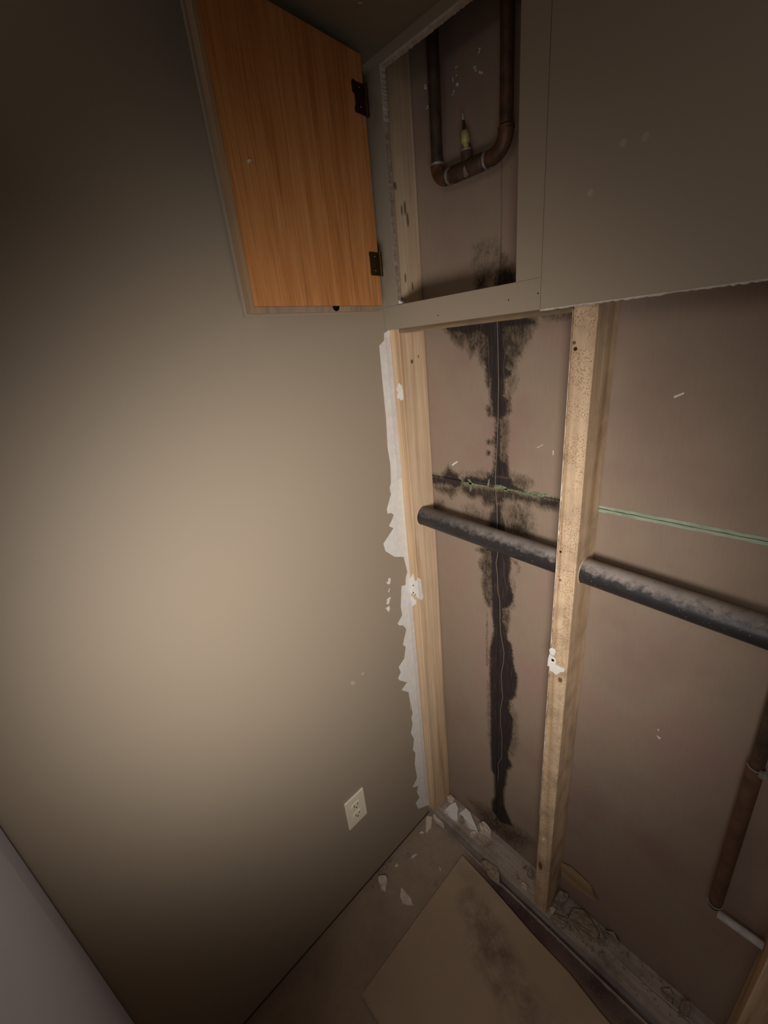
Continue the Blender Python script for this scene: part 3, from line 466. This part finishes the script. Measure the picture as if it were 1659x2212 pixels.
# sole plate with a lengthwise split
sp = bmesh.new()
prof = [(T, 0), (T, PT-.001), (T+.001, PT), (.0585, PT), (.0592, PT-.004), (.0605, PT-.004), (.0612, PT+.0012), (.0640, PT+.0014), (.0655, PT), (B-.001, PT), (B, PT-.002), (B, 0)]
xs = [-.012+i*.02 for i in range(74)]; rows = []
for x in xs:
    k = 1 if x > .44 else 0
    rows.append([sp.verts.new((x, (y+(noise.noise(Vector((x*9, y, 1)))*.004 if .03 < y < .09 else 0)), z if (k or not (.05 < y < .07)) else PT)) for y, z in prof])
for i in range(len(rows)-1):
    for k in range(len(prof)): sp.faces.new((rows[i][k], rows[i][(k+1) % len(prof)], rows[i+1][(k+1) % len(prof)], rows[i+1][k]))
sp.faces.new(rows[0]); sp.faces.new(rows[-1][::-1])
tag(fin('sole_plate', sp, M_plate), 'dusty grey wooden sole plate on the floor under the studs', 'timber')
tag(lumber('wood_blocking', (.0295, T+.0005, 1.6655), (.4175, T+.030, 1.7005), M_block, 8), 'brown stained wooden blocking under the rail of the access opening', 'timber')

# ---------------------------------------------------------------- access opening frame and its door
fr = tag(empty('access_frame', (.185, 0, OB)), 'taupe painted flat frame around the access opening in the upper wall', 'frame')
def relf(o, e=fr): o.parent = e; o.location = -e.location; return o
relf(box('bottom_rail', (.001, -.0006, 1.675), (XS-.0006, T, OB), M_wall, bevel=.0005))
relf(box('side_stile', (.001, -.0006, OB+.0002), (OL, T, OT+.0), M_wall, bevel=.0005))
relf(box('side_stile', (OR, -.0006, OB+.0002), (XS-.0006, T, OT+.0), M_wall, bevel=.0005))
o = ragged('torn_paper_edge', (OL, OB), (OL, OT), 'y', .0006, .011, .0007, 80, M_dim, None, 11, .9); relf(o)
o = ragged('torn_paper_edge', (OL+.001, 2.03), (OL+.001, OT), 'y', .0002, .011, .0022, 30, M_edge, None, 12, .5); relf(o)
for x, z in ((.1558, 1.6895), (.312, 1.6965), (.3655, 1.6992)): disc('nail_hole', (x, -.0006, z), .0011, .0006, 'y', M_dark, relf)
bm = bmesh.new(); prism(bm, [(.043, 1.722), (.046, 1.7305), (.052, 1.727), (.0585, 1.7222)], 'y', .004, .008, rnd=R3, jit=.001); relf(fin('plaster_crumb', bm, M_flake))

ang = math.atan2(.1, 1.0)
DR = tag(empty('access_door', (.045, -.049, 1.7075)), 'small orange plywood access door hanging open near the left wall', 'door')
DR.rotation_euler = (0, 0, ang)   # local -y runs from the hinge side to the free edge, +x faces the room
DH, DW = .402, .315
def dchild(o, par=None): o.parent = par or DR; return o
dchild(box('plywood_panel', (-.004, -DW+.0115, .0135), (.0042, -.0, DH), M_ply, bevel=.0004))
dchild(box('edge_band', (-.011, -DW+.0035, .004), (.0030, -DW+.0112, DH), M_plyedge, bevel=.0008))
dchild(box('edge_band', (-.011, -DW+.0112, .004), (.0030, -.0, .0133), M_plyedge, bevel=.0008))
dchild(box('painted_face', (-.0165, -DW, 0), (-.0112, 0, DH), M_wall, bevel=.0008))
def hinge(z, h, wid, notch):
    H = bmesh.new()
    pts = [(-.001, z), (-wid, z), (-wid-.001, z+h*.12), (-wid, z+h*.2)]
    if notch: pts += [(-wid+.002, z+h*.24), (-wid+.002, z+h*.55), (-wid-.003, z+h*.62), (-wid-.004, z+h*.9), (-wid-.001, z+h), (-wid+.008, z+h*.96)]
    else: pts += [(-wid, z+h*.8), (-wid-.001, z+h*.88), (-wid, z+h)]
    pts += [(-.001, z+h)]
    prism(H, pts, 'x', .0043, .0016); hg = dchild(fin('hinge', H, M_bronze))
    tubeo('hinge_pin', [(.0075, .002, z-.001), (.0075, .002, z+h*.5), (.0075, .002, z+h+.001)], .0036, M_bronze, hg, 12)
    for q in (.2, .8):
        disc('screw', (.0062, -wid*.55, z+h*q), .0028, .0012, 'x', M_bronze, parent=hg)
        disc('screw', (.0070, -wid*.55+.0006, z+h*q+.0004), .0008, .0006, 'x', M_chrome, parent=hg)  # small off-centre bright dot, a painted glint on the screw head
hinge(.067, .040, .026, False); hinge(.318, .044, .027, True)
kn = disc('screw_tip', (.0062, -.268, .2045), .0022, .004, 'x', M_chrome, parent=DR)
bm = bmesh.new(); prism(bm, [(-.130+.0085*math.cos(t), .0130+min(0, .0085*math.sin(t))) for t in [2*math.pi*i/24 for i in range(24)]], 'x', .0028, .0006); dchild(fin('catch_hole', bm, M_dark))

# ---------------------------------------------------------------- outlet
OU = tag(empty('wall_outlet', (0, -.328+.035, .318)), 'ivory duplex outlet plate low on the left wall', 'outlet')
def relo(o): o.parent = OU; o.location = -OU.location; return o
y0, z0 = -.328, .318
bm = bmesh.new(); bx(bm, (0, y0, z0), (.0055, y0+.07, z0+.115)); relo(fin('cover_plate', bm, M_ivory, bevel=.0022))
for k in (0, 1):
    cz = z0+.0575+(-.0195 if k == 0 else .0195); cy = y0+.035
    prof = [(cy+.0172*math.cos(t), cz+max(-.0118, min(.0118, .0172*math.sin(t)))) for t in [2*math.pi*i/28 for i in range(28)]]
    bm = bmesh.new(); prism(bm, prof, 'x', .0054, .0018, taper=.03); f = relo(fin('receptacle', bm, M_ivory))
    for dy, dz, a, h in ((-.0064, .002, .0011, .0042), (.0064, .002, .0011, .0036)):
        s_ = box('slot', (.0071, cy+dy-a, cz+dz-h), (.0074, cy+dy+a, cz+dz+h), M_dark); s_.parent = f
    g_ = disc('ground_hole', (.0072, cy, cz-.0078), .0026, .0005, 'x', M_dark); g_.parent = f
relo(disc('screw', (.0058, y0+.035, z0+.0575), .003, .001, 'x', M_ivory))

# ---------------------------------------------------------------- pipes
PY, PR = .0548, .0256
pz = lambda x: 1.2112-.0422*x
o = tubeo('drain_pipe', [(x, PY, pz(x)) for x in (-.008, .03, .1, .2, .3, .415, .4185, .456, .6, .8, .862)], PR, M_pipe, None, 48)
tag(o, 'dusty black drain pipe running across both bays through the middle stud', 'pipe')
# bore the studs for the pipe
def bore(st, x0, x1):
    t_ = [c for c in st.children if c.name.startswith('timber')][0]
    cut = tubeo('cutter', [(x0, PY, pz(x0)), (x1, PY, pz(x1))], PR+.0008, None, None, 40)
    md = t_.modifiers.new('b', 'BOOLEAN'); md.object = cut; md.operation = 'DIFFERENCE'; md.solver = 'EXACT'
    bpy.context.view_layer.update(); dg = bpy.context.evaluated_depsgraph_get()
    me = bpy.data.meshes.new_from_object(t_.evaluated_get(dg)); t_.modifiers.clear(); t_.data = me
    bpy.data.objects.remove(cut, do_unlink=True)
bore(S1, -.03, .06); bore(S2, .40, .48); bore(S3, .84, .92)
# thin chipped rims where the pipe leaves the studs
for s, rel, x in ((S1, rel1, .029), (S2, rel2, .4565)):
    pts = [(x, PY+(PR+.0016)*math.cos(t), pz(x)+(PR+.0016)*math.sin(t)) for t in [2*math.pi*i/40 for i in range(41)]]
    rel(tubeo('bored_rim', pts, .0013, M_stud3, None, 6))
CP = tag(empty('copper_loop', (.185, .07, 1.915)), 'tarnished copper pipe loop with brass bleeder inside the access opening', 'pipe')
def relc(o, e=CP): o.parent = e; o.location = -e.location; return o
lx, rx, cz, cy, cr = .1105, .2600, 1.9285, .070, .0111
relc(tubeo('riser', [(lx, cy, 1.955), (lx, cy, TZ)], cr, M_copperd, None, 24))
relc(tubeo('riser', [(rx, cy, 1.965), (rx, cy, TZ)], cr, M_copper, None, 24))
relc(tubeo('elbow', arc((lx+.023, cy, cz+.023), math.pi, 1.5*math.pi, .023, (1, 0, 0), (0, 0, 1)), .0128, M_copper, None, 24))
relc(tubeo('elbow', arc((rx-.030, cy, cz+.030), 1.5*math.pi, 2*math.pi, .030, (1, 0, 0), (0, 0, 1)), .0128, M_copper, None, 24))
relc(tubeo('cross_pipe', [(lx+.02, cy, cz), (rx-.028, cy, cz)], cr, M_copperd, None, 24))
tee = relc(tubeo('tee', [(.146, cy, cz), (.149, cy, cz), (.172, cy, cz), (.196, cy, cz), (.213, cy, cz), (.216, cy, cz)], [.0118, .0140, .0140, .0140, .0140, .0118], M_copperd, None, 24))
relc(tubeo('tee', [(.1805, cy, cz), (.1795, cy, cz+.025)], .0105, M_copperd, None, 20))
for (x, z, ax) in ((lx, 1.9545, 'z'), (.139, cz, 'x'), (.2215, cz, 'x'), (rx, 1.9605, 'z')):
    relc(disc('solder_ring', (x, cy, z), .0137, .0042, ax, M_solder if ax == 'x' or x < .2 else M_copper, n=24))
relc(disc('solder_ring', (.1795, cy, cz+.026), .0095, .005, 'z', M_solder, n=20))
bm = bmesh.new(); prism(bm, [(.183, cz-.0155), (.189, cz-.017), (.1925, cz-.0135), (.188, cz-.006), (.184, cz+.002), (.182, cz-.004)], 'y', cy-.0148, .0015); relc(fin('solder_drip', bm, M_solder))
ax_ = Vector((-.10, -.05, 1)).normalized(); b0 = Vector((.1793, cy, cz+.027))
bb = relc(tubeo('bleeder_body', [b0, b0+ax_*.012], .0050, M_brass, None, 12))
relc(tubeo('bleeder_nut', [b0+ax_*.010, b0+ax_*.0125, b0+ax_*.026, b0+ax_*.029], [.0064, .0088, .0088, .0062], M_brass, None, 6))
relc(tubeo('bleeder_stem', [b0+ax_*.028, b0+ax_*.036, b0+ax_*.044], [.0036, .0030, .0024], M_copperd, None, 12))
relc(tubeo('bleeder_tip', [b0+ax_*.043, b0+ax_*.054, b0+ax_*.055], [.0018, .0016, .0006], M_chrome, None, 10))
# right-hand pipes
C2 = tag(empty('copper_pipe', (.775, .075, .46)), 'thin dull copper pipe rising near the right edge of the photo', 'pipe')
def rel4(o): return relc(o, C2)
V = lambda z: (.7775-(z-.4956)*.0160, .078, z)
rel4(tubeo('riser', [V(.475), V(.9), V(1.3), V(TZ)], .0105, M_copperd, None, 24))
rel4(tubeo('coupling', [V(.492), V(.60), V(.75), V(.895)], .0122, M_coup, None, 24))
for z, k in ((.898, 0), (.4915, 1)):
    x, y, _ = V(z)
    rel4(tubeo('wire_loop', [(x+.0135*math.cos(t), y+.0135*math.sin(t), z+.004*math.sin(t*1.0)) for t in [math.radians(200-10*i) for i in range(0, -17, -1)]], .0010, M_solder, None, 6))
x, y, _ = V(.898); bm = bmesh.new(); prism(bm, [(x+.004, .889), (x+.012, .886), (x+.016, .893), (x+.014, .903), (x+.009, .899), (x+.005, .900)], 'y', y-.016, .006, rnd=R3, jit=.001); rel4(fin('wire_twist', bm, M_solder))
tag(tubeo('pipe_stub', [(.7865, .078, .4585), (.8610, .078, .4575)], .0085, m_gyp('chalky_white_pipe', srgb(176, 170, 164), srgb(206, 200, 192)), None, 20), 'short whitish horizontal pipe stub between the copper pipe and the right-hand stud', 'pipe')

# ---------------------------------------------------------------- floor and rubble
a = math.atan2(-.08, .86)
bm = bmesh.new()
prism(bm, [(.1775, -.0215), (.1800, -.25), (.1826, -.4757), (.55, -.487), (.98, -.50), (.98, -.105), (.6335, -.0623), (.5574, -.0490), (.4464, -.0440), (.2939, -.0285)], 'z', .0005, .0118)
sh = fin('loose_board', bm, [M_sheet]); tag(sh, 'large loose grey-brown board lying flat on the floor', 'board')
ed = box('cut_edge', (0, 0, 0), (.80, .0016, .0105), M_edge); ed.parent = sh; ed.location = (.1826, -.4780, .001); ed.rotation_euler = (0, 0, math.atan2(-.0243, .797))
FL = ['pale splinter of gypsum lying in the wall corner with a narrow tail', 'tan paper splinter leaning on the front of the sole plate by the corner stud',
 'tiny white crumb just below the tailed gypsum splinter', 'small triangular crumb left of the slanted sliver on the subfloor', 'slanted pale sliver on the subfloor halfway from corner to round lump',
 'flat shard touching the left wall foot, nearest the corner', 'small white wedge chip right of the wall-foot shards', 'squat crumb against the left wall foot above the round lump', 'thin shard against the left wall foot just above the round lump',
 'round whitish plaster lump near the left wall foot', 'small square crumb directly below the round plaster lump', 'narrow upright shard left of the round plaster lump', 'triangular beige plaster flake lying alone between lump and loose board',
 'thin white sliver on the subfloor near the loose board edge', 'small round crumb beside the long edge of the loose board']
for i, (pts, h) in enumerate(FLOORBITS):
    bm = bmesh.new(); prism(bm, pts, 'z', .0003, h, jit=h*.22, taper=.08, rnd=R3)
    m = M_dusty if i in (0, 1, 9, 10, 6, 4, 12) else (M_dim if i in (3, 5, 7, 8, 11, 14, 12) else M_dusty)
    tag(fin('gypsum_shard', bm, m), FL[i], 'debris')
PL = ['knobbly tan lump on the sole plate tucked behind the corner stud', 'broad white gypsum flake on the sole plate beside the corner stud', 'long pointed white gypsum flake, right of the broad white flake',
 'small grey crumb between the broad and the long white flakes', 'crumbled beige bit at the tip of the long white flake', 'folded beige paper scrap on the sole plate against the brown board', 'pale plaster shard hanging over the front edge of the sole plate',
 'upright whitish lump leaning by the left side of the middle stud', 'oblong pale chip on the sole plate left of the middle stud foot', 'dull triangular chip above the oblong pale chip', 'small dull chip left of the oblong pale chip',
 'left one of two tiny glinting crumbs midway on the sole plate', 'right one of two tiny glinting crumbs midway on the sole plate', 'bright rounded pebble of plaster at the front foot of the middle stud', 'crumbly tan lump right behind the bright pebble',
 'small whitish lump on the rubble below the curved board scrap', 'grey crumbly lump touching the right side of the middle stud foot', 'wide flat slab of dirty rubble on the sole plate right of the middle stud', None,
 'dusty lump on the sole plate at the far right, before its end', 'dim plaster lump behind the sole plate at the bottom right', 'dark torn paper strip lying behind the rubble slab']
for i, (pts, h) in enumerate(PLATEBITS):
    if PL[i] is None: continue
    top = max(p[1] for p in pts)
    if top > B-.002: dy = top-(B-.002); pts = [(x, y-dy) for x, y in pts]
    bm = bmesh.new(); prism(bm, pts, 'z', PT+.0005, h, jit=h*.25, taper=.12 if h > .009 else .05, rnd=R3)
    if i in (14, 16, 17, 5, 0):
        bmesh.ops.subdivide_edges(bm, edges=bm.edges[:], cuts=2)
        for v in bm.verts:
            if v.co.z > PT+.004: v.co.z += noise.noise(v.co*190)*h*.45; v.co.x += noise.noise(v.co*120+Vector((3, 0, 0)))*.0015
    m = {1: M_flake, 2: M_flake, 0: M_dusty, 4: M_dusty, 5: M_dusty, 13: M_dusty, 7: M_dim, 8: M_dusty}.get(i, M_dim)
    tag(fin('gypsum_shard', bm, m), PL[i], 'debris')
bm = bmesh.new(); prism(bm, LEAN, 'y', B-.010, .006, jit=.0015, rnd=R3)
ln = fin('board_scrap', bm, M_splinter); tag(ln, 'curved brown board scrap leaning on the rear board right of the middle stud', 'debris')
# crumbs
bm = bmesh.new(); r = random.Random(21)
def crumb(x, y, z, s):
    pts = [(x+s*math.cos(t)*r.uniform(.5, 1.1), y+s*math.sin(t)*r.uniform(.5, 1.1)) for t in (0, 1.3, 2.6, 3.9, 5.1)]
    prism(bm, pts, 'z', z, s*r.uniform(.4, 1), taper=.3)
for k in range(420):
    if k < 170: crumb(r.uniform(.03, .42), r.uniform(T+.004, B-.006), PT+.0003, r.uniform(.0008, .0024))
    elif k < 300: crumb(r.uniform(.47, .80), r.uniform(T+.004, B-.006), PT+.0016, r.uniform(.001, .003))
    else:
        y = -abs(r.gauss(0, .13))-.004; crumb(.004+abs(r.gauss(0, .03)), y, 0, r.uniform(.0008, .0022))
for k in range(60): crumb(r.uniform(.02, .17), r.uniform(-.16, .0), 0, r.uniform(.0006, .002))
tag(fin('gypsum_crumbs', bm, M_dim), 'fine gypsum crumbs scattered over the sole plate and corner floor', 'debris', kind='stuff')
bm = bmesh.new()
for k in range(70): crumb(r.uniform(.465, .62), r.uniform(T+.01, B-.01), PT+.004, r.uniform(.002, .006))
tag(fin('rubble_grit', bm, M_dim), 'coarse dirty grit heaped on the plate right of the middle stud', 'debris', kind='stuff')
# narrow leftover of board along the foot of the plate
o = ragged('board_remnant', (.03, .0045), (1.40, -.0035), 'z', 0, .007, .0045, 150, M_plate, None, 14, .25)
tag(o, 'thin broken board remnant lying along the front foot of the sole plate', 'debris')
